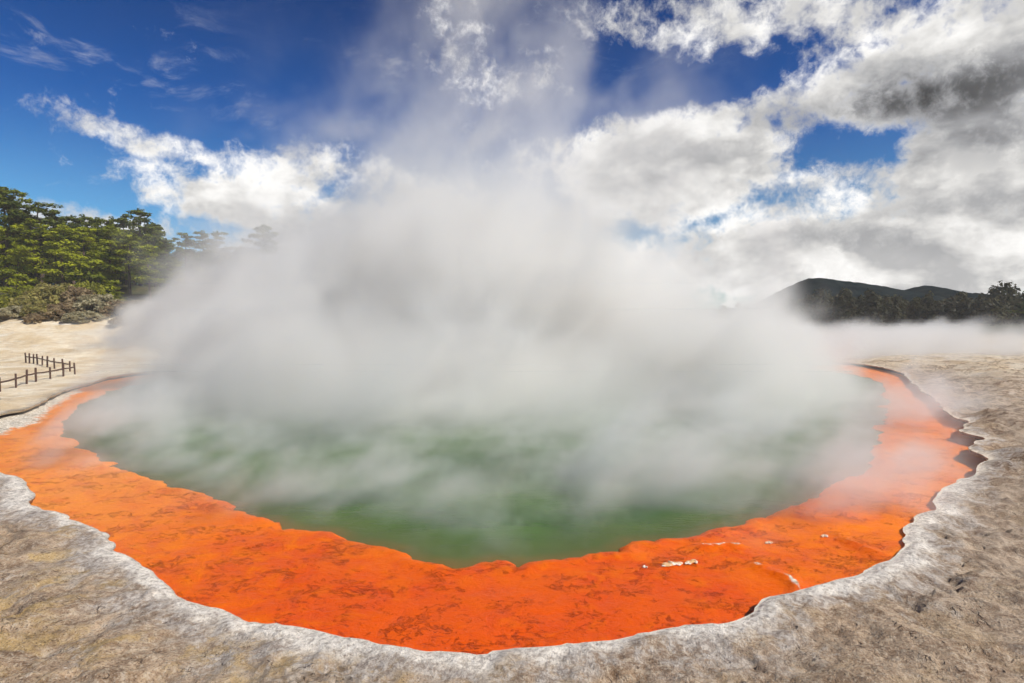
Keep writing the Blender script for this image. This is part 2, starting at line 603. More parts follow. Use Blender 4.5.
def mat_foliage(name, dark, light, brown=None, trans=.34):
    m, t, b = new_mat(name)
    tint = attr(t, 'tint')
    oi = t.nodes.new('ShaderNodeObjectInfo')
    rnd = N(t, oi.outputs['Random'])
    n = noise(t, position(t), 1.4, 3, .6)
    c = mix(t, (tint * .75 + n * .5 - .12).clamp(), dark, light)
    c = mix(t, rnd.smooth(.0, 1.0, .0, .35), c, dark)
    if brown:
        c = mix(t, n.smooth(.5, .7) * .7, c, brown)
    plug(t, b.inputs['Base Color'], c)
    b.inputs['Roughness'].default_value = .6
    b.inputs['Specular IOR Level'].default_value = .2
    tr = t.nodes.new('ShaderNodeBsdfTranslucent')
    plug(t, tr.inputs[0], c)
    ms = t.nodes.new('ShaderNodeMixShader')
    ms.inputs[0].default_value = trans
    t.links.new(b.outputs[0], ms.inputs[1])
    t.links.new(tr.outputs[0], ms.inputs[2])
    t.links.new(ms.outputs[0], t.nodes['Material Output'].inputs['Surface'])
    return m


def mat_bark(name, a, c2):
    m, t, b = new_mat(name)
    x, y, z = position(t).xyz()
    n = noise(t, cxyz(t, x * 4, y * 4, z * .8), 2.0, 5, .65)
    plug(t, b.inputs['Base Color'], mix(t, n, a, c2))
    b.inputs['Roughness'].default_value = .9
    bump(t, b, n, .6, .05)
    return m


def mat_hill():
    m, t, b = new_mat('forest_hill')
    P = position(t)
    n = noise(t, P, .010, 6, .65)
    n2 = noise(t, P, .06, 5, .7)
    c = mix(t, n.smooth(.4, .6), (.012, .021, .025), (.024, .035, .036))  # blue of the distance haze is put into the forest colour
    c = mix(t, n2.smooth(.5, .7) * .5, c, (.007, .014, .016))
    plug(t, b.inputs['Base Color'], c)
    b.inputs['Roughness'].default_value = 1.0
    b.inputs['Specular IOR Level'].default_value = 0.0
    bump(t, b, n2 + n * .5, 1.0, 14.0)
    return m


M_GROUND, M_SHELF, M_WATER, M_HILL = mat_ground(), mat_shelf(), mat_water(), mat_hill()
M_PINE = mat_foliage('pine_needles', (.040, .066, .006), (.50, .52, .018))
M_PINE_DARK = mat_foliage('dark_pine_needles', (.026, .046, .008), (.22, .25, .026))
M_SHRUB = mat_foliage('scrub_leaves', (.18, .16, .040), (.56, .49, .15), (.38, .29, .12), .4)
M_SHRUB_BROWN = mat_foliage('dry_scrub_leaves', (.22, .155, .085), (.52, .40, .22), (.34, .23, .13), .4)
M_SHRUB_GREEN = mat_foliage('green_scrub_leaves', (.10, .11, .012), (.50, .48, .05), None, .4)
M_SHRUB_GREY = mat_foliage('grey_scrub_leaves', (.34, .30, .17), (.62, .56, .36), (.46, .37, .22), .4)
M_BARK = mat_bark('pine_bark', (.045, .028, .020), (.15, .10, .075))
M_TWIG = mat_bark('scrub_twig', (.06, .045, .035), (.17, .13, .10))
M_WOOD = mat_bark('fence_timber', (.035, .018, .012), (.13, .065, .042))

# ------------------------------------------------------------------ ground
near = log_polar(.0065, 4.2, 15, 1.0)
front = log_polar(.0115, 2.0, 75, 1.12)
_rf, _tf = np.hypot(front[:, 0], front[:, 1]), np.abs(np.arctan2(front[:, 0], front[:, 1]))
front = front[~((_rf > 4.2) & (_rf < 15) & (_tf < 1.0))]
mid = log_polar(.03, 75, 5200, 1.12)
back = log_polar(.10, 1.0, 5200, math.pi)
back = back[np.abs(np.arctan2(back[:, 0], back[:, 1])) > 1.14]
pts = np.concatenate([near, front, mid, back])
D, I, IN = poly_dist(shore, pts)
keep = (~IN) & (D > .005 * np.hypot(pts[:, 0], pts[:, 1]))
pts = pts[keep]
# extra rows right behind the edge keep the lip crisp
tan = np.roll(shore, -1, 0) - np.roll(shore, 1, 0)
nrm = np.stack([tan[:, 1], -tan[:, 0]], 1)
nrm /= np.linalg.norm(nrm, axis=1)[:, None]
tst = poly_dist(shore, shore[::40] + nrm[::40] * .05)[2]
if tst.mean() > .5:
    nrm = -nrm
V2, FC = cdt(pts, [shore])
cen = V2[FC].mean(1)
_, _, inn = poly_dist(shore, cen)
FC = FC[~inn]
D, I, IN = poly_dist(shore, V2)
D[:len(shore)] = 0
rimh = shore_h[I]
z = terrain(V2[:, 0], V2[:, 1], D, rimh)
z[:len(shore)] = shore_h - .02
x, y = V2[:, 0], V2[:, 1]
sand = sstep(-x + (fbm(x * .3, y * .3, 4) - .5) * 9, 14, 21) * sstep(y, 17, 24)
sand = np.maximum(sand, sstep(x + (fbm(x * .2 + 5, y * .2, 4) - .5) * 14, 24, 34) * sstep(y, 22, 34) * .75)
sand = np.maximum(sand, sstep(y, 50, 58) * .8)
scrub = sstep(y + (fbm(x * .15, y * .15, 3) - .5) * 8, 66, 72) * sstep(-x, 8, 14)
scrub = np.maximum(scrub, sstep(np.hypot(x, y), 110, 190))
pm = crust_mask(x, y, D)
crack = pm * np.maximum((1 - plates(x, y, .75, 1.5)[1]), (1 - plates(x, y, 2.1, 1.3)[1]) * .6)
verts = np.column_stack([x, y, z])
faces = [tuple(f) for f in FC]
n0 = len(verts)
ns = len(shore)
# the undercut wall below the rim
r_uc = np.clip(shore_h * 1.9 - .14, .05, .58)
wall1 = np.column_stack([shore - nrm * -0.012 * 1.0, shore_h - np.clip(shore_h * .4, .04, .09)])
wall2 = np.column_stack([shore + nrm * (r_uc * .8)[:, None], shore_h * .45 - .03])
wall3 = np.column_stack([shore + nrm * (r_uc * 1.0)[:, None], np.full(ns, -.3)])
verts = np.concatenate([verts, wall1, wall2, wall3])
rows = [np.arange(ns)] + [n0 + k * ns + np.arange(ns) for k in range(3)]
for a, b_ in zip(rows[:-1], rows[1:]):
    for i in range(ns):
        j = (i + 1) % ns
        faces.append((a[i], a[j], b_[j], b_[i]))
z3 = np.zeros(3 * ns)
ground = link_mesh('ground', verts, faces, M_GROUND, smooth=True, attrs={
    'shore_distance': np.concatenate([D, z3 + .35]), 'sand': np.concatenate([sand, np.tile(sand[:ns], 3)]), 'scrub': np.concatenate([scrub, z3]), 'crack': np.concatenate([crack, z3]), 'hollow_shade': np.concatenate([np.zeros(n0), np.zeros(ns), np.tile(np.clip((shore_h - .14) / .08, 0, 1), 2)])})
tag(ground, kind='structure')


def ground_z(px, py):
    q = np.array([[px, py]])
    d, i, _ = poly_dist(shore, q)
    return float(terrain(q[:, 0], q[:, 1], d, shore_h[i])[0])


# ------------------------------------------------------------------ orange shelf and green water
pts = log_polar(.011, 5.5, 90, 1.05)
Dg, _, INg = poly_dist(green, pts)
Ds, _, INs = poly_dist(shore, pts)
keep = (~INg) & (Dg > .006 * np.hypot(pts[:, 0], pts[:, 1])) & (INs | (Ds < .6))
pts = pts[keep]
V2, FC = cdt(pts, [green])
cen = V2[FC].mean(1)
_, _, ing = poly_dist(green, cen)
dS, _, inS = poly_dist(shore, cen)
FC = FC[(~ing) & (inS | (dS < .55))]
Dg, _, _ = poly_dist(green, V2)
Dg[:len(green)] = 0
Ds, _, INs = poly_dist(shore, V2)
x, y = V2[:, 0], V2[:, 1]
cam = np.hypot(x, y)
z = (fbm(x * 1.1, y * 2.2, 5, .55) - .5) * .05 * sstep(cam, 45, 15)
z += .05 * np.exp(-((Dg - .18) / .16) ** 2) * (fbm(x * 2.2, y * 2.2, 3) + .1)
# low terracette walls that cross the shelf
RIDGES = [[(757, 566), (775, 573), (790, 579), (797, 586), (800, 596)], [(700, 547), (720, 546), (738, 545)], [(838, 536), (852, 543), (866, 549), (876, 553)],
          [(838, 512), (848, 508), (857, 505)]]
ridge = np.zeros(len(x))
for R in RIDGES:
    W2 = to_world(R, 0.02)
    for a, b_ in zip(W2[:-1], W2[1:]):
        q = np.stack([x, y], 1)
        ab = b_ - a
        tt = np.clip(((q - a) @ ab) / (ab @ ab), 0, 1)
        dd = np.linalg.norm(q - (a + tt[:, None] * ab), axis=1)
        ridge = np.maximum(ridge, np.exp(-(dd / .085) ** 2))
z += ridge * .08
z[:len(green)] = -.035
z = np.where(z > .10, .10, z)
cliff = [(-60, 444), (-50, 432), (-20, 421), (0, 413.5), (13, 410.5), (24, 409), (33, 406.5), (40, 402.5), (48, 397.5), (58, 393), (70, 388), (80, 386)]
DEP = to_world(cliff + [(80, 392), (72, 395), (62, 402), (50, 409), (41, 418), (34, 424), (22, 426), (8, 430), (0, 434), (-30, 446)], 0.02)
dd_, _, di_ = poly_dist(DEP, V2)
deposit = np.clip(.5 + np.where(di_, dd_, -dd_) * .55, 0, 1)
z += sstep(deposit, .4, .8) * .06
deposit = np.maximum(deposit, ridge * .56)
n0, ng = len(V2), len(green)
tg = np.roll(green, -1, 0) - np.roll(green, 1, 0)
gn = np.stack([tg[:, 1], -tg[:, 0]], 1)
gn /= np.linalg.norm(gn, axis=1)[:, None]
if not poly_dist(green, green[::40] + gn[::40] * .05)[2].mean() > .5:
    gn = -gn
drop0 = np.column_stack([green + gn * .004, np.full(ng, -.04)])
drop = np.column_stack([green + gn * .10, np.full(ng, -.14)])
drop2 = np.column_stack([green + gn * .12, np.full(ng, -1.5)])
verts = np.concatenate([np.column_stack([x, y, z]), drop0, drop, drop2])
faces = [tuple(f) for f in FC]
rows = [n0 + np.arange(ng), n0 + ng + np.arange(ng), n0 + 2 * ng + np.arange(ng)]
for a, b_ in zip(rows[:-1], rows[1:]):
    for i in range(ng):
        j = (i + 1) % ng
        faces.append((a[i], a[j], b_[j], b_[i]))
zz = np.zeros(3 * ng)
shelf = link_mesh('orange_shelf', verts, faces, M_SHELF, smooth=True, attrs={
    'edge_distance': np.concatenate([Dg, zz]), 'shore_distance': np.concatenate([np.where(INs, Ds, 0), zz]), 'deposit': np.concatenate([deposit, zz])})
tag(shelf, kind='structure')

pts = log_polar(.03, 7, 90, 1.0)
Dg, _, INg = poly_dist(green, pts)
pts = pts[INg & (Dg > .01 * np.hypot(pts[:, 0], pts[:, 1]))]
V2, FC = cdt(pts, [green + gn * -.08])
cen = V2[FC].mean(1)
FC = FC[poly_dist(green - gn * .08, cen)[2]]
Dg, _, _ = poly_dist(green, V2)
water = link_mesh('pool_water', np.column_stack([V2, np.full(len(V2), -.055)]), FC, M_WATER, smooth=True, attrs={'edge_distance': Dg})
tag(water, kind='structure')

# ------------------------------------------------------------------ loose crust on the shelf
m_crust, t, b = new_mat('white_crust')
nn = noise(t, position(t), 14, 5, .6)
plug(t, b.inputs['Base Color'], mix(t, nn.smooth(.4, .62), (.72, .40, .16), (.82, .76, .64)))
b.inputs['Roughness'].default_value = .8
bump(t, b, nn, .8, .02)


def crust(px, py, w, l, h, label, rz=0.0, seed=0):
    r = random.Random(seed)
    p = on_z(px, py, .02)
    bm = bmesh.new()
    for k in range(7):
        off = Vector((r.uniform(-.5, .5) * w, r.uniform(-.5, .5) * l, 0)) if k else Vector((0, 0, 0))
        s = r.uniform(.25, .55) if k else .6
        mtx = Matrix.Translation(off) @ Matrix.Rotation(r.uniform(0, 3), 4, 'Z') @ Matrix.Diagonal((w * s * .6, l * s * .6, h * r.uniform(.6, 1), 1))
        g = bmesh.ops.create_icosphere(bm, subdivisions=2, radius=1, matrix=mtx)
        for v in g['verts']:
            v.co += Vector((r.uniform(-1, 1) * w, r.uniform(-1, 1) * l, r.uniform(-1, 1) * h)) * .06
    me = bpy.data.meshes.new('crust_fragment')
    bm.to_mesh(me)
    bm.free()
    me.materials.append(m_crust)
    o = bpy.data.objects.new('crust_fragment', me)
    o.location = (p[0], p[1], .025)
    o.rotation_euler = (0, 0, rz)
    COL.objects.link(o)
    tag(o, label, 'crust', 'white crust lumps on the orange shelf')


crust(673, 564, .30, .13, .020, 'largest white crust patch lying on the orange shelf', .1, 1)
crust(691, 562, .20, .10, .018, 'white crust lump touching the right end of the largest crust patch', .3, 2)
crust(644, 567, .08, .05, .02, 'small yellowish crust lump left of the largest white crust patch', 0, 3)
crust(823, 536, .10, .07, .03, 'small pale crust lump alone above the terrace ridge near right rim', .2, 4)
crust(769, 543, .12, .05, .02, 'thin pale crust sliver close to the green drop-off right of centre', .1, 5)

# ------------------------------------------------------------------ trees
def tufts(mb, c, r, n, size, tint, up=.55, rs=random):
    """a clump of small needle-tuft faces inside a flattened ellipsoid"""
    for _ in range(n):
        while True:
            p = Vector((rs.uniform(-1, 1), rs.uniform(-1, 1), rs.uniform(-1, 1)))
            if .12 < p.length < 1:
                break
        q = Vector((p.x * r[0], p.y * r[1], p.z * r[2])) + c
        nv = Vector((p.x * .7 + rs.gauss(0, .45), p.y * .7 + rs.gauss(0, .45), up + p.z * .6 + rs.gauss(0, .35))).normalized()
        u = nv.orthogonal().normalized()
        u = Matrix.Rotation(rs.uniform(0, 6.28), 3, nv) @ u
        w = nv.cross(u)
        s = size * rs.uniform(.6, 1.35)
        a, bq = u * s, w * s * rs.uniform(.35, .7)
        b0 = len(mb.v)
        bend = nv * s * rs.uniform(-.3, .25)
        mb.v.extend([tuple(q - a + bend), tuple(q - bq), tuple(q + a + bend), tuple(q + bq)])
        mb.f.append((b0, b0 + 1, b0 + 2, b0 + 3))
        tt = min(1, max(0, tint + rs.gauss(0, .12)))
        mb.a.extend([tt] * 4)


def make_pine(seed, height, crown_lo, spread, mat, density=1.0, label='pine'):
    rs = random.Random(seed)
    root = empty('pine_tree', (0, 0, 0))
    tk, cr = MB(), MB()
    lean = (rs.uniform(-.5, .5), rs.uniform(-.5, .5))
    n = 9
    def tp(f): return Vector((lean[0] * f + .18 * math.sin(f * 5 + seed), lean[1] * f + .15 * math.cos(f * 4 + seed), height * f))
    tk.tube([tp(i / n) - Vector((0, 0, .5 if i == 0 else 0)) for i in range(n + 1)], [.26 * (1 - i / n) ** .8 + .03 for i in range(n + 1)], 8, .06)
    nb = int(18 * density)
    for k in range(nb):
        f = crown_lo + (1 - crown_lo) * (k + rs.random() * .7) / nb
        rel = (f - crown_lo) / (1 - crown_lo)
        L = spread * (1.0 - .75 * rel ** 1.4) * rs.uniform(.55, 1.15) * (.75 + .5 * min(1, rel * 4))
        az = k * 2.4 + rs.uniform(-.5, .5)
        base = tp(f)
        rise = rs.uniform(.05, .35) * L
        tip = base + Vector((math.cos(az) * L, math.sin(az) * L, rise))
        midp = base.lerp(tip, .5) - Vector((0, 0, .1 * L))
        rb = .07 * (1 - .6 * rel) + .015
        tk.tube([base, midp, tip], [rb, rb * .7, rb * .3], 5)
        tint = rs.choice([.2, .5, .7, .85, 1.0])
        for j in range(rs.choice([1, 2, 2, 3])):
            q = base.lerp(tip, rs.uniform(.5, 1.05)) + Vector((rs.gauss(0, .35), rs.gauss(0, .35), rs.uniform(0, .35)))
            rr = rs.uniform(1.0, 1.7) * (1.15 - .5 * rel)
            tufts(cr, q, (rr, rr, rr * .36), int(75 * rr), .26, min(1, tint + rs.uniform(-.15, .15)), .95, rs)
    tufts(cr, tp(1.0), (.6, .6, .8), 60, .25, .4, rs=rs)
    # dead twigs below the crown
    for k in range(5):
        f = crown_lo * rs.uniform(.45, .98)
        az = rs.uniform(0, 6.28)
        base = tp(f)
        L = rs.uniform(.5, 1.6)
        tk.tube([base, base + Vector((math.cos(az) * L, math.sin(az) * L, rs.uniform(-.3, .2)))], [.035, .012], 4)
    tk.build('trunk', M_BARK, root)
    cr.build('crown', mat, root)
    return root


PROTO = {}
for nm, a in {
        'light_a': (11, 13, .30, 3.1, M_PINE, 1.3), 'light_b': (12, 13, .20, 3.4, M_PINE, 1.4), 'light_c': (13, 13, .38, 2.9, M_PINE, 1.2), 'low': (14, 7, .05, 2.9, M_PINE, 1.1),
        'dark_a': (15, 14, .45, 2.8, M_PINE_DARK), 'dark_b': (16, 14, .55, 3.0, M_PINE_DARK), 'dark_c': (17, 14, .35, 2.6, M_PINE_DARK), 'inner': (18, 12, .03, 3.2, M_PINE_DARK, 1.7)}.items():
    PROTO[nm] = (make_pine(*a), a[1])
used = set()


def put_tree(kind, px, top, y, label, group, sx=1.0, rz=None):
    p = at_y(px, top, y)
    gz = ground_z(p[0], y)
    root, h0 = PROTO[kind]
    o = root if kind not in used else copy_tree(root)
    used.add(kind)
    s = (p[2] - gz + .0) / h0
    o.location = (p[0], y, gz - .1)
    o.scale = (s * sx, s * sx, s)
    o.rotation_euler = (0, 0, random.uniform(0, 6.28) if rz is None else rz)
    tag(o, label, 'tree', group)
    return o


G1 = 'pines of the stand on the left bank'
G2 = 'dark pines behind the left stand'
G3 = 'pines half hidden by steam'
FRONT = [  # kind, px, top, y, widen, label
    ('light_b', -62, 205, 78, 1.1, 'yellow-green pine out at the far left edge of the stand'),
    ('light_a', -34, 214, 75, 1.0, 'yellow-green pine next to the far left edge of the stand'),
    ('light_a', -8, 226, 74, 1.0, 'bright pine cut by the left edge of the photo, above green scrub'),
    ('low', 17, 256, 73, .8, 'small bright pine with sparse tufts in front of bare trunks at left'),
    ('light_c', 34, 222, 75, 1.1, 'umbrella-shaped yellow-green pine on a tall bare pinkish trunk'),
    ('light_b', 62, 226, 75, 1.15, 'broad yellow-green pine with layered branches, right of the tall bare trunk'),
    ('light_a', 84, 229, 77, 1.1, 'yellow-green pine in the middle of the front row of the stand'),
    ('low', 96, 261, 72, 1.2, 'low rounded bright green pine standing lowest in front of the stand'),
    ('light_b', 110, 227, 77, 1.1, 'olive-green pine just behind the low rounded pine to its right'),
    ('light_c', 128, 231, 75, 1.15, 'last sunlit yellow-green pine before the steam on the right'),
    ('light_a', 148, 246, 74, 1.0, 'lower olive pine at the edge of the steam'),
]
for k, px, top, y, sx, lab in FRONT:
    put_tree(k, px, top, y, lab, G1, sx)
BACK = [
    ('dark_a', -40, 196, 88, 1.2, 'dark tall pine behind the far left edge of the stand'),
    ('dark_b', 3, 191, 86, 1.2, 'tallest dark pine at the left, its top highest in the photo'),
    ('dark_c', 14, 199, 88, 1.0, 'second tallest dark pine, close to the right of the tallest one'),
    ('dark_b', 38, 206, 85, 1.35, 'wide dark round-topped pine rising above the umbrella-shaped one'),
    ('dark_a', 52, 212, 90, 1.0, 'dark pine showing its top right of the wide round-topped one'),
    ('dark_a', 72, 218, 88, 1.0, 'first dark pine top of the even middle skyline'),
    ('dark_c', 82, 217, 92, 1.0, 'second dark pine top of the even middle skyline'),
    ('dark_b', 97, 220, 90, 1.0, 'third dark pine top of the even middle skyline'),
    ('dark_c', 111, 219, 92, 1.0, 'fourth dark pine top of the even middle skyline'),
    ('dark_c', 125, 219, 88, 1.0, 'dark pine top just left of the grey peaked one'),
    ('dark_a', 139, 212, 88, 1.15, 'grey-looking peaked pine standing above its neighbours by the steam'),
    ('dark_c', 153, 226, 86, 1.0, 'dark pine right of the grey peaked one at the steam edge'),
]
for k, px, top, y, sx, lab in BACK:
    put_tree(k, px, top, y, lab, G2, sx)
STEAM = [
    ('dark_a', 168, 240, 84, 1.1, 'dull pine first inside the steam, right of the stand'),
    ('dark_b', 186, 235, 86, 1.15, 'grey pine top left in the cluster seen through steam'),
    ('dark_c', 203, 232, 86, 1.15, 'grey pine top in the middle of the cluster seen through steam'),
    ('dark_a', 219, 233, 86, 1.15, 'grey pine top right in the cluster seen through steam'),
    ('dark_c', 236, 249, 84, 1.0, 'short faint pine between the steamed cluster and the lone pine'),
    ('dark_b', 263, 227, 84, 1.2, 'lone flat-topped pine showing palely through the steam, rightmost of all pines'),
    ('light_c', 176, 262, 75, 1.1, 'lower green pine blurred by steam, left of its twin'),
    ('light_a', 200, 268, 75, 1.1, 'lower green pine blurred by steam, right of its twin'),
]
for k, px, top, y, sx, lab in STEAM:
    put_tree(k, px, top, y, lab, G3, sx)
# deeper rows that close the gaps between the trunks
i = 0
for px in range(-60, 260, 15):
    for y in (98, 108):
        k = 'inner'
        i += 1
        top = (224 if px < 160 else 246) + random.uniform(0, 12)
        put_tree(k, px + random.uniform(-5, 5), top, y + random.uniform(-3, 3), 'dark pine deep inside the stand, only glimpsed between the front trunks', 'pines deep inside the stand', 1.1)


# ------------------------------------------------------------------ shrubs
def make_shrub(seed, mat):
    rs = random.Random(seed)
    root = empty('scrub_bush', (0, 0, 0))
    st, fo = MB(), MB()
    for k in range(46):
        az = k * 2.4 + rs.uniform(-.4, .4)
        rr = math.sqrt((k + .5) / 46) * 1.3
        hh = 1.55 * math.sqrt(max(.06, 1 - (rr / 1.42) ** 2)) * rs.uniform(.78, 1.06)
        tip = Vector((math.cos(az) * rr, math.sin(az) * rr, hh))
        if k % 3 == 0:
            st.tube([(math.cos(az) * .1, math.sin(az) * .1, -.4), tip * .55, tip], [.04, .028, .01], 5)
        r = rs.uniform(.17, .34)
        tufts(fo, tip, (r, r, r * .9), 75, .095, rs.choice([.1, .3, .5, .7, .95]), .12, rs)
    for k in range(16):
        az = rs.uniform(0, 6.28)
        rr = rs.uniform(.9, 1.38)
        tufts(fo, Vector((math.cos(az) * rr, math.sin(az) * rr, rs.uniform(.05, .6))), (.26, .26, .28), 60, .095, rs.choice([.1, .4, .7]), .12, rs)
    st.build('stem', M_TWIG, root)
    fo.build('foliage', mat, root)
    return root


SP = {'olive': make_shrub(31, M_SHRUB), 'brown': make_shrub(32, M_SHRUB_BROWN), 'green': make_shrub(33, M_SHRUB_GREEN), 'grey': make_shrub(34, M_SHRUB_GREY)}
sused = set()
SHR = [  # kind, px, top, y, width scale, label
    ('green', -20, 300, 68, 2.2, 'green scrub bush beyond the left edge under the pines'),
    ('green', 8, 297, 69, 1.9, 'yellow-green scrub bush at the left edge under the bright pine'),
    ('green', 26, 291, 70, 2.0, 'yellow-green scrub bush at the foot of the tall bare trunk'),
    ('olive', 55, 287, 68, 2.5, 'largest rounded olive bush, crowning the scrub on the bank'),
    ('olive', 38, 294, 67, 2.0, 'olive-tan bush overlapping the left flank of the largest bush'),
    ('brown', 78, 291, 68, 2.0, 'dark brown bush on the right shoulder of the largest bush'),
    ('brown', 2, 312, 65, 1.9, 'brown-grey bush lowest at the left edge above the sand'),
    ('grey', 20, 307, 65, 1.8, 'grey-brown bush in the lower left of the scrub'),
    ('brown', 34, 322, 62.5, .8, 'small dark bush alone on the sand below the scrub'),
    ('olive', 46, 305, 65, 1.9, 'olive bush below the largest bush, nearest the sand'),
    ('brown', 64, 305, 65, 1.9, 'brown bush below the right half of the largest bush'),
    ('grey', 100, 297, 67, 2.2, 'pale grey bush in light mist, right of the dark brown one'),
    ('grey', 86, 312, 64, 1.7, 'low grey bush below the pale grey one'),
    ('olive', 113, 300, 70, 1.9, 'dull green bush behind the pale grey bush'),
    ('brown', 122, 303, 67, 2.2, 'rusty brown bush in mist, left of the last bush'),
    ('brown', 143, 302, 68, 2.2, 'last brown bush on the right, fading into the steam'),
    ('brown', 130, 318, 63, 1.6, 'reddish bush lowest on the right of the scrub'),
    ('green', 88, 285, 72, 1.9, 'green bush under the low rounded pine'),
    ('grey', 168, 304, 68, 2.2, 'faint grey bush deep in the steam right of the scrub'),
]
for k, px, top, y, w, lab in SHR:
    y -= 3.5
    p = at_y(px, top, y)
    gz = ground_z(p[0], y)
    o = SP[k] if k not in sused else copy_tree(SP[k])
    sused.add(k)
    s = max(.5, (p[2] - gz) / 1.65)
    o.location = (p[0], y, gz - .05)
    o.scale = (w * .85, w * .85, s * 1.12)
    o.rotation_euler = (0, 0, random.uniform(0, 6.28))
    tag(o, lab, 'bush', 'scrub bushes on the sandy bank')

# ------------------------------------------------------------------ fences
def fence(bases, label, hgt):
    P = []
    for px, py in bases:
        z = .6
        for _ in range(6):
            q = on_z(px, py, z)
            z = ground_z(q[0], q[1])
        P.append(Vector((q[0], q[1], z)))
    root = empty('wooden_fence', P[0])
    tops = []
    for k, p in enumerate(P):
        q = p - P[0]
        hh = hgt * random.uniform(.93, 1.1)
        lean = Vector((random.uniform(-.03, .03), random.uniform(-.03, .03), 0))
        mb = MB()
        r = .052 * random.uniform(.9, 1.1)
        mb.tube([q + Vector((0, 0, -.25)), q + lean * .5 + Vector((0, 0, hh * .5)), q + lean + Vector((0, 0, hh - .02)), q + lean + Vector((0, 0, hh))], [r, r, r, r * .82], 9, .04)
        mb.build('post', M_WOOD, root)
        tops.append((q, hh))
    for (a, ha), (b, hb) in zip(tops[:-1], tops[1:]):
        mb = MB()
        d = (b - a).normalized()
        mb.tube([a + d * .07 + Vector((0, 0, hgt * .66)), a.lerp(b, .5) + Vector((0, 0, hgt * .63)), b - d * .07 + Vector((0, 0, hgt * .66))], [.045, .045, .045], 6, .05)
        mb.build('rail', M_WOOD, root)
    tag(root, label, 'fence')


fence([(-22, 397), (0, 392), (16, 388), (26.6, 384.5), (36, 381.5), (50.4, 379), (63.3, 376.5), (75, 374.5)], 'near run of dark timber post-and-rail fence on the cream flat by the pool', .74)
fence([(70, 371.5), (63, 370), (54.5, 368.7), (47.2, 367), (42.2, 365.6), (37.5, 364.6), (33.6, 363.9), (29.5, 363.4), (26, 363)], 'far run of dark timber post-and-rail fence, smaller, behind the near run', .74)

# ------------------------------------------------------------------ hills
ridge_px = [(640, 312), (700, 309), (745, 306), (772, 300), (786, 291), (797, 282), (808, 277.5), (820, 276.5), (834, 278), (848, 280), (862, 281.5), (880, 285), (893, 288), (905, 289.5), (916, 286), (926, 284), (938, 286), (950, 290), (965, 293), (978, 292),
            (990, 295), (1005, 297), (1030, 298), (1080, 292), (1150, 288), (1250, 295)]
HY = 2600.0
rp = np.array([at_y(a, b_, HY) for a, b_ in ridge_px])
nx = 420
xs = np.linspace(rp[0, 0], rp[-1, 0], nx)
hz = np.interp(xs, rp[:, 0], rp[:, 2])
hv, hf = [], []
rowsn = 36
for j in range(rowsn):
    f = j / (rowsn - 1)
    u = (f - .45) / .45 if f < .45 else (f - .45) / .55
    prof = max(0, 1 - abs(u)) ** .85
    yy = HY + (f - .45) * 1700
    xx = xs * (1 + (f - .45) * .12)
    gul = (fbm(xx * .0045 + 3, np.full(nx, yy * .0028), 4) - .5)
    tex = (fbm(xx * .05, np.full(nx, yy * .05), 2) - .5) * 7
    zz_ = hz * prof * (1 + gul * .9 * (1 - prof)) + tex * min(1, prof * 2) * (.8 if abs(u) < .05 else 1) - 3
    for k in range(nx):
        hv.append((xx[k], yy, zz_[k]))
for j in range(rowsn - 1):
    for k in range(nx - 1):
        a = j * nx + k
        hf.append((a, a + 1, a + 1 + nx, a + nx))
hills = link_mesh('hills', hv, hf, M_HILL, smooth=True)
tag(hills, kind='structure')

# far-off wood at the foot of the hills: reads as one mass
wb = MB()
rs = random.Random(5)
for k in range(230):
    y = rs.uniform(210, 330)
    px = rs.uniform(690, 1110)
    x = (px - 512) / F * y
    gz = ground_z(x, y)
    prof = np.interp(px, [690, 770, 800, 850, 900, 960, 1000, 1110], [6, 9, 13, 14, 10, 12, 14, 13])
    hgt = prof * rs.uniform(.7, 1.1)
    tint = rs.choice([.1, .3, .5, .8])
    for c in range(5):
        q = Vector((x + rs.gauss(0, 1.6), y + rs.gauss(0, 1.6), gz + hgt * (.2 + .75 * c / 4)))
        r = 3.0 * (1.1 - .14 * c)
        tufts(wb, q, (r, r, hgt * .22), 42, .95, tint, .4, rs)
M_WOODS = mat_foliage('far_wood_leaves', (.026, .027, .013), (.10, .092, .034), (.085, .065, .036))
wood = wb.build('far_wood', M_WOODS)
tag(wood, 'dark mixed wood along the foot of the hills, dimmed by steam', 'wood', kind='stuff')

root = make_pine(77, 15, .15, 4.2, M_PINE_DARK, 1.4)
root.name = 'broad_tree'
p = at_y(1032, 288, 170)
gz = ground_z(p[0], 170)
root.location = (p[0], 170, gz - .2)
s = (p[2] - gz) / 15
root.scale = (s * 1.3, s * 1.3, s)
tag(root, 'dark bushy tree at the right edge in front of the hills', 'tree')

# ------------------------------------------------------------------ steam
def steam_material(name, dens, col=(.978, .964, .936)):
    m = bpy.data.materials.new(name)
    m.use_nodes = True
    t = m.node_tree
    t.nodes.clear()
    o = t.nodes.new('ShaderNodeOutputMaterial')
    v = t.nodes.new('ShaderNodeVolumePrincipled')
    v.inputs['Color'].default_value = (*col, 1)
    v.inputs['Density'].default_value = dens
    v.inputs['Anisotropy'].default_value = STEAM_G
    t.links.new(v.outputs[0], o.inputs['Volume'])
    return m


STEAM_G = 0.0


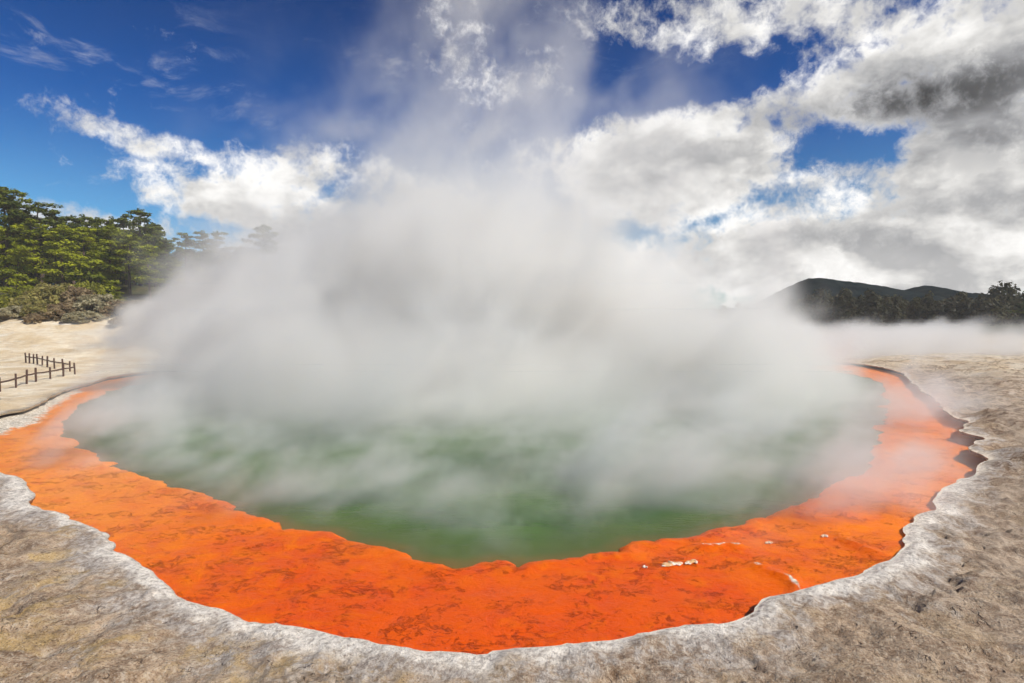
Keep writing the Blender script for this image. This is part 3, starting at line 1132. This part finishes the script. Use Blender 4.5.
def steam(name, lo, hi, res, dens_fn, dens, label):
    m = steam_material(name, dens)
    t = bpy.data.node_groups.new(name, 'GeometryNodeTree')
    t.interface.new_socket('Geometry', in_out='INPUT', socket_type='NodeSocketGeometry')
    t.interface.new_socket('Geometry', in_out='OUTPUT', socket_type='NodeSocketGeometry')
    out = t.nodes.new('NodeGroupOutput')
    vc = t.nodes.new('GeometryNodeVolumeCube')
    plug(t, vc.inputs['Min'], lo)
    plug(t, vc.inputs['Max'], hi)
    for k, a in zip('XYZ', range(3)):
        vc.inputs['Resolution ' + k].default_value = int((hi[a] - lo[a]) / res)
    P = N(t, t.nodes.new('GeometryNodeInputPosition').outputs[0])
    plug(t, vc.inputs['Density'], dens_fn(t, P).max(.0013))
    sm = t.nodes.new('GeometryNodeSetMaterial')
    sm.inputs['Material'].default_value = m
    t.links.new(vc.outputs[0], sm.inputs[0])
    t.links.new(sm.outputs[0], out.inputs[0])
    me = bpy.data.meshes.new(name)
    me.materials.append(m)
    o = bpy.data.objects.new(name, me)
    COL.objects.link(o)
    md = o.modifiers.new('steam', 'NODES')
    md.node_group = t
    tag(o, label, 'steam', kind='stuff')
    return o


def steam_field(t, P):
    x, y, z = P.xyz()
    # billows, stretched upward and slid sideways by the breeze
    q = cxyz(t, (x - z * .45) * .10, y * .10, z * .085)
    wp = noise(t, q, .9, 3, .55, 0, True).vec('SUBTRACT', (.5, .5, .5)).vec('SCALE', 1.5)
    n = noise(t, q.vec('ADD', wp), 1.5, 8, .63)
    nv = (n - .5) * z.smooth(6.0, 15.0, 3.2, 5.2) + .5
    lowq = noise(t, cxyz(t, (x - z * .3) * .045, y * .045, z * .03 + 3.7), 1.0, 2, .5)
    # sheet of vapour lying over the water, deeper toward the middle of the pool
    r = (((x + .5) / 27.0).pow(2.0) + ((y - 36.5) / 26.0).pow(2.0)).sqrt()
    over = r.smooth(1.03, .40)
    hgt = over * 8.5 + .5
    sheet = (z.max(0.0) / hgt * -1.0).exp() * over.smooth(.0, .8)
    # dome and plume above
    cx = z * .10 - 3.0
    rx = ((x - cx) / ((30.0 - z * 1.0).max(6.0) - (x - cx).smooth(0.0, 12.0) * z.smooth(16.0, 4.0) * 11.5)).pow(2.0)
    ry = ((y - 38.0) / 17.0).pow(2.0)
    dome = (rx + ry).sqrt().smooth(1.2, .25) * z.smooth(36.0, 6.0, .30, 1.0)
    # low arm drifting over the right bank, and a taller one over the left bank
    arm = (((x - 33.0) / 38.0).pow(2.0) + ((y - 61.0) / 20.0).pow(2.0)).sqrt().smooth(1.1, .3) * (z - lowq * 5.0).smooth(4.2, -2.4)
    ztop = x.lin(-41.5, -24.0, 1.6, 17.0)
    larm = (((x + 27.0) / 21.0).pow(2.0) + ((y - 56.0) / 13.0).pow(2.0)).sqrt().smooth(1.1, .3) * (z / ztop).smooth(1.15, .2)
    s = sheet.max(dome * .80).max(arm * .74).max(larm * .80)
    s = s * y.smooth(12.0, 31.0, .50, 1.0) + (lowq - .5) * .35 * s.smooth(0.0, .3)
    s = s * (1.0 - x.smooth(10.0, 17.5) * z.smooth(2.8, 5.0) * z.smooth(13.0, 9.0) * .62)
    dd = (nv - 1.0 + s * 1.45).smooth(0.0, .75) * s.smooth(.02, .2)
    thin = z.smooth(15.0, 5.5, .16, 1.0)
    return dd * thin * y.smooth(12.0, 29.0, .20, 1.0) * x.smooth(30.0, 55.0, 1.0, .42)


def wisp_field(t, P):
    x, y, z = P.xyz()
    # streaks blown along the surface
    q = cxyz(t, (x - z * 1.0 + y * .30) * .36, (y - x * .15) * .40, z * .42)
    wp = noise(t, q, .8, 3, .55, 0, True).vec('SUBTRACT', (.5, .5, .5)).vec('SCALE', 1.7)
    n = noise(t, q.vec('ADD', wp), 1.3, 7, .62)
    low = noise(t, cxyz(t, x * .11, y * .13, 8.0), 1.0, 3, .5)
    r = (((x - 1.0) / 22.2).pow(2.0) + ((y - 34.0) / 25.6).pow(2.0)).sqrt()
    over = r.smooth(1.02, .84)
    top = low.smooth(.35, .65, .7, 3.0)
    s = over * (z / top).smooth(1.1, .1) * y.smooth(33.0, 26.0)
    dd = ((n - .5) * 4.6 + (low - .5) * 2.4 + s * .9 - .50).smooth(0.0, 1.0) * s.smooth(.0, .30)
    return dd


scene.cycles.volume_step_rate = 4.0
steam('steam', (-56, 10, -1.2), (72, 82, 30), .36, steam_field, .50, 'thick pale steam rising off the green pool into the sky')
steam('steam_wisps', (-25.6, 8.2, -1.0), (25.6, 33.6, 3.4), .13, wisp_field, .47, 'thin low wisps of steam curling over the near green water')

# ------------------------------------------------------------------ light
SUN = Vector((.66, -.34, .74)).normalized()
sl = bpy.data.lights.new('sun', 'SUN')
sl.energy = 4.2
sl.angle = math.radians(.53)
sl.color = (1, .945, .855)
so = bpy.data.objects.new('sun', sl)
so.rotation_euler = SUN.to_track_quat('Z', 'Y').to_euler()
so.location = (30, 0, 40)
COL.objects.link(so)

wd = bpy.data.worlds.new('World')
scene.world = wd
wd.use_nodes = True
t = wd.node_tree
bg = t.nodes['Background']
sky = t.nodes.new('ShaderNodeTexSky')
sky.sky_type = 'NISHITA'
sky.sun_disc = False
sky.sun_elevation = math.asin(SUN.z)
sky.sun_rotation = math.atan2(SUN.x, SUN.y)
sky.air_density = 1.0
sky.dust_density = .4
sky.ozone_density = 2.5
STR = .1
Dv = N(t, t.nodes.new('ShaderNodeTexCoord').outputs['Generated'])
dx, dy, dz = Dv.xyz()
az = dx._m('ARCTAN2', dx, dy)
el = dz._m('ARCSINE', dz)


def azel(px, py):
    d = ray(px, py)
    d = d / np.linalg.norm(d)
    return math.atan2(d[0], d[1]), math.asin(d[2])


A = cxyz(t, az, el * 1.25, 0.0)
wq = noise(t, Dv, 5.0, 4, .55, 0, True).vec('SUBTRACT', (.5, .5, .5)).vec('SCALE', .15)
Aw = A.vec('ADD', wq)
awx, awy, _ = Aw.xyz()


def blob(px, py, rx, ry, tilt=0.0, warp=True):
    """soft ellipse in the sky, sizes in picture-like pixels at that direction"""
    a0, e0 = azel(px, py)
    x_, y_ = (awx, awy) if warp else (az, el * 1.25)
    u, v = x_ - a0, y_ - e0 * 1.25
    c, s = math.cos(tilt), math.sin(tilt)
    k = F / max(.3, math.cos(a0))
    uu, vv = (u * c + v * s) * (F / rx * .8), (v * c - u * s) * (F / ry * .8)
    return (uu.pow(2.0) + vv.pow(2.0)).sqrt().smooth(1.3, .1)


pl = Dv.vec('SCALE', 1.0 / (dz.max(0.0) + .30))


def cloud_noise(o):
    """billowing detail of the cloud layer; o: small shift of the direction, used for the sun-side relief"""
    p = pl.vec('ADD', o)
    big_ = noise(t, p, 2.2, 4, .55)
    w_ = noise(t, Dv.vec('ADD', o), 11.0, 5, .6, 0, True).vec('SUBTRACT', (.5, .5, .5)).vec('SCALE', .03)
    puff = noise(t, Dv.vec('ADD', o).vec('ADD', w_), 13.0, 9, .62)
    puff = 1.0 - ((puff - .5) * 3.2).abs().min(1.0)
    fine_ = noise(t, Dv.vec('ADD', o).vec('ADD', w_), 30.0, 8, .68)
    return big_ * .40 + puff * .20 + fine_ * .40


nn = cloud_noise((0.0, 0.0, 0.0))
cover = blob(160, 152, 100, 18, -.30) * .60
for a in [(215, 200, 110, 36, -.25, .74), (100, 214, 150, 22, -.05, .5), (275, 178, 90, 45, .1, .7), (360, 235, 190, 80, 0, .75), (205, 60, 60, 22, -.5, .20), (110, 85, 60, 16, -.5, .18),
          (665, 165, 130, 68, .05, 1.0), (470, 70, 60, 80, .5, .36), (455, 12, 55, 20, .2, .36), (520, 110, 90, 60, 0, .35), (560, 70, 80, 30, .3, .30), (800, 30, 220, 60, -.15, .68), (960, 70, 230, 100, .05, .8),
          (930, 250, 300, 70, 0, 1.0), (800, 250, 180, 70, 0, .7), (900, 180, 190, 40, 0, .6), (640, 260, 170, 60, 0, .65), (1150, 150, 250, 220, 0, .9), (500, 270, 300, 60, 0, .6)]:
    cover = cover.max(blob(*a[:5]) * a[5])
hole = (blob(850, 145, 44, 34, .3) * .72).max(blob(705, 82, 95, 24, .1) * .42).max(blob(560, 120, 55, 26, 0) * .35).max(blob(640, 75, 60, 40, 0) * .3)
cover = (cover - hole).max(blob(955, 92, 150, 40, .0) * .95)
feather = noise(t, cxyz(t, az * 1.0 + el * .9, el * 2.6 - az * .5, 0.0).vec('ADD', wq), 5.0, 9, .66, .5)
veil = (feather.smooth(.53, .80) * (blob(150, 90, 260, 80, -.3) * .55).max(blob(430, 120, 220, 120, .3) * .5).max(blob(100, 200, 200, 36, 0) * .9)).min(.6)
g = cover * 1.25 + (nn - .548) * 2.9 - .46
alpha = g.smooth(-.07, .50).max(veil)
thick = g.smooth(.25, .95)
# side turned to the sun is brighter: compare with the density a little toward the sun
def soft_noise(o):
    return noise(t, Dv.vec('ADD', o).vec('MULTIPLY', (1.0, 1.0, 1.7)), 8.0, 5, .52, .2)


relief = ((soft_noise((0.0, 0.0, 0.0)) - soft_noise((SUN.x * .04, SUN.y * .04, SUN.z * .04))) * 2.0 + (nn - .548) * .5).min(.22).max(-.13)
dark = (blob(955, 92, 130, 34, .0) * 1.0).max(blob(1010, 120, 90, 50, 0) * .55).max(blob(880, 238, 200, 14, 0) * .22).max(blob(665, 168, 60, 24, 0) * .30).max(blob(985, 205, 90, 14, 0) * .2)
lum = (.97 - thick * .23 + relief * 1.3) * (1.0 - dark * .90 * nn.smooth(.44, .64, .50, 1.0))
lum = lum.max(.05)
cc = mix(t, lum.smooth(.25, .85), (.97, .98, 1.02), (1.0, .985, .96))
cl = cc.vec('SCALE', lum * (1.0 / STR) * .76)
skyc = N(t, sky.outputs[0])
gm = t.nodes.new('ShaderNodeGamma')
plug(t, gm.inputs[0], skyc.vec('SCALE', STR))
gm.inputs[1].default_value = 1.4
# polarised, deepening toward the zenith
grade = mix(t, el.smooth(.16, .34), (.50, .86, 1.02), (.055, .50, .94))
grade = mix(t, el.smooth(.30, .60), grade, (.026, .31, .66))
deep = N(t, gm.outputs[0]).vec('MULTIPLY', grade).vec('SCALE', 1.0 / STR)
final = mix(t, alpha, deep, cl)
plug(t, bg.inputs[0], final)
bg.inputs[1].default_value = STR
wd.cycles.sampling_method = 'MANUAL'
wd.cycles.sample_map_resolution = 384

# ------------------------------------------------------------------ camera and render settings
cd = bpy.data.cameras.new('camera')
cd.sensor_width = 36.0
cd.lens = 36.0 * F / W
cd.clip_start = .1
cd.clip_end = 12000
co = bpy.data.objects.new('camera', cd)
co.location = CAM
co.rotation_euler = (math.pi / 2 - PITCH, 0, 0)
COL.objects.link(co)
scene.camera = co

scene.render.engine = 'CYCLES'
cy = scene.cycles
cy.max_bounces = 10
cy.diffuse_bounces = 3
cy.glossy_bounces = 3
cy.transmission_bounces = 2
cy.volume_bounces = 7
cy.volume_max_steps = 512
cy.use_denoising = True
cy.denoiser = 'OPENIMAGEDENOISE'
cy.use_adaptive_sampling = True
cy.adaptive_threshold = .04
cy.sample_clamp_indirect = 6
cy.caustics_reflective = False
cy.caustics_refractive = False
vs = scene.view_settings
vs.view_transform = 'Standard'
vs.look = 'None'
vs.exposure = 0.25
vs.gamma = 1.0
vs.use_curve_mapping = False
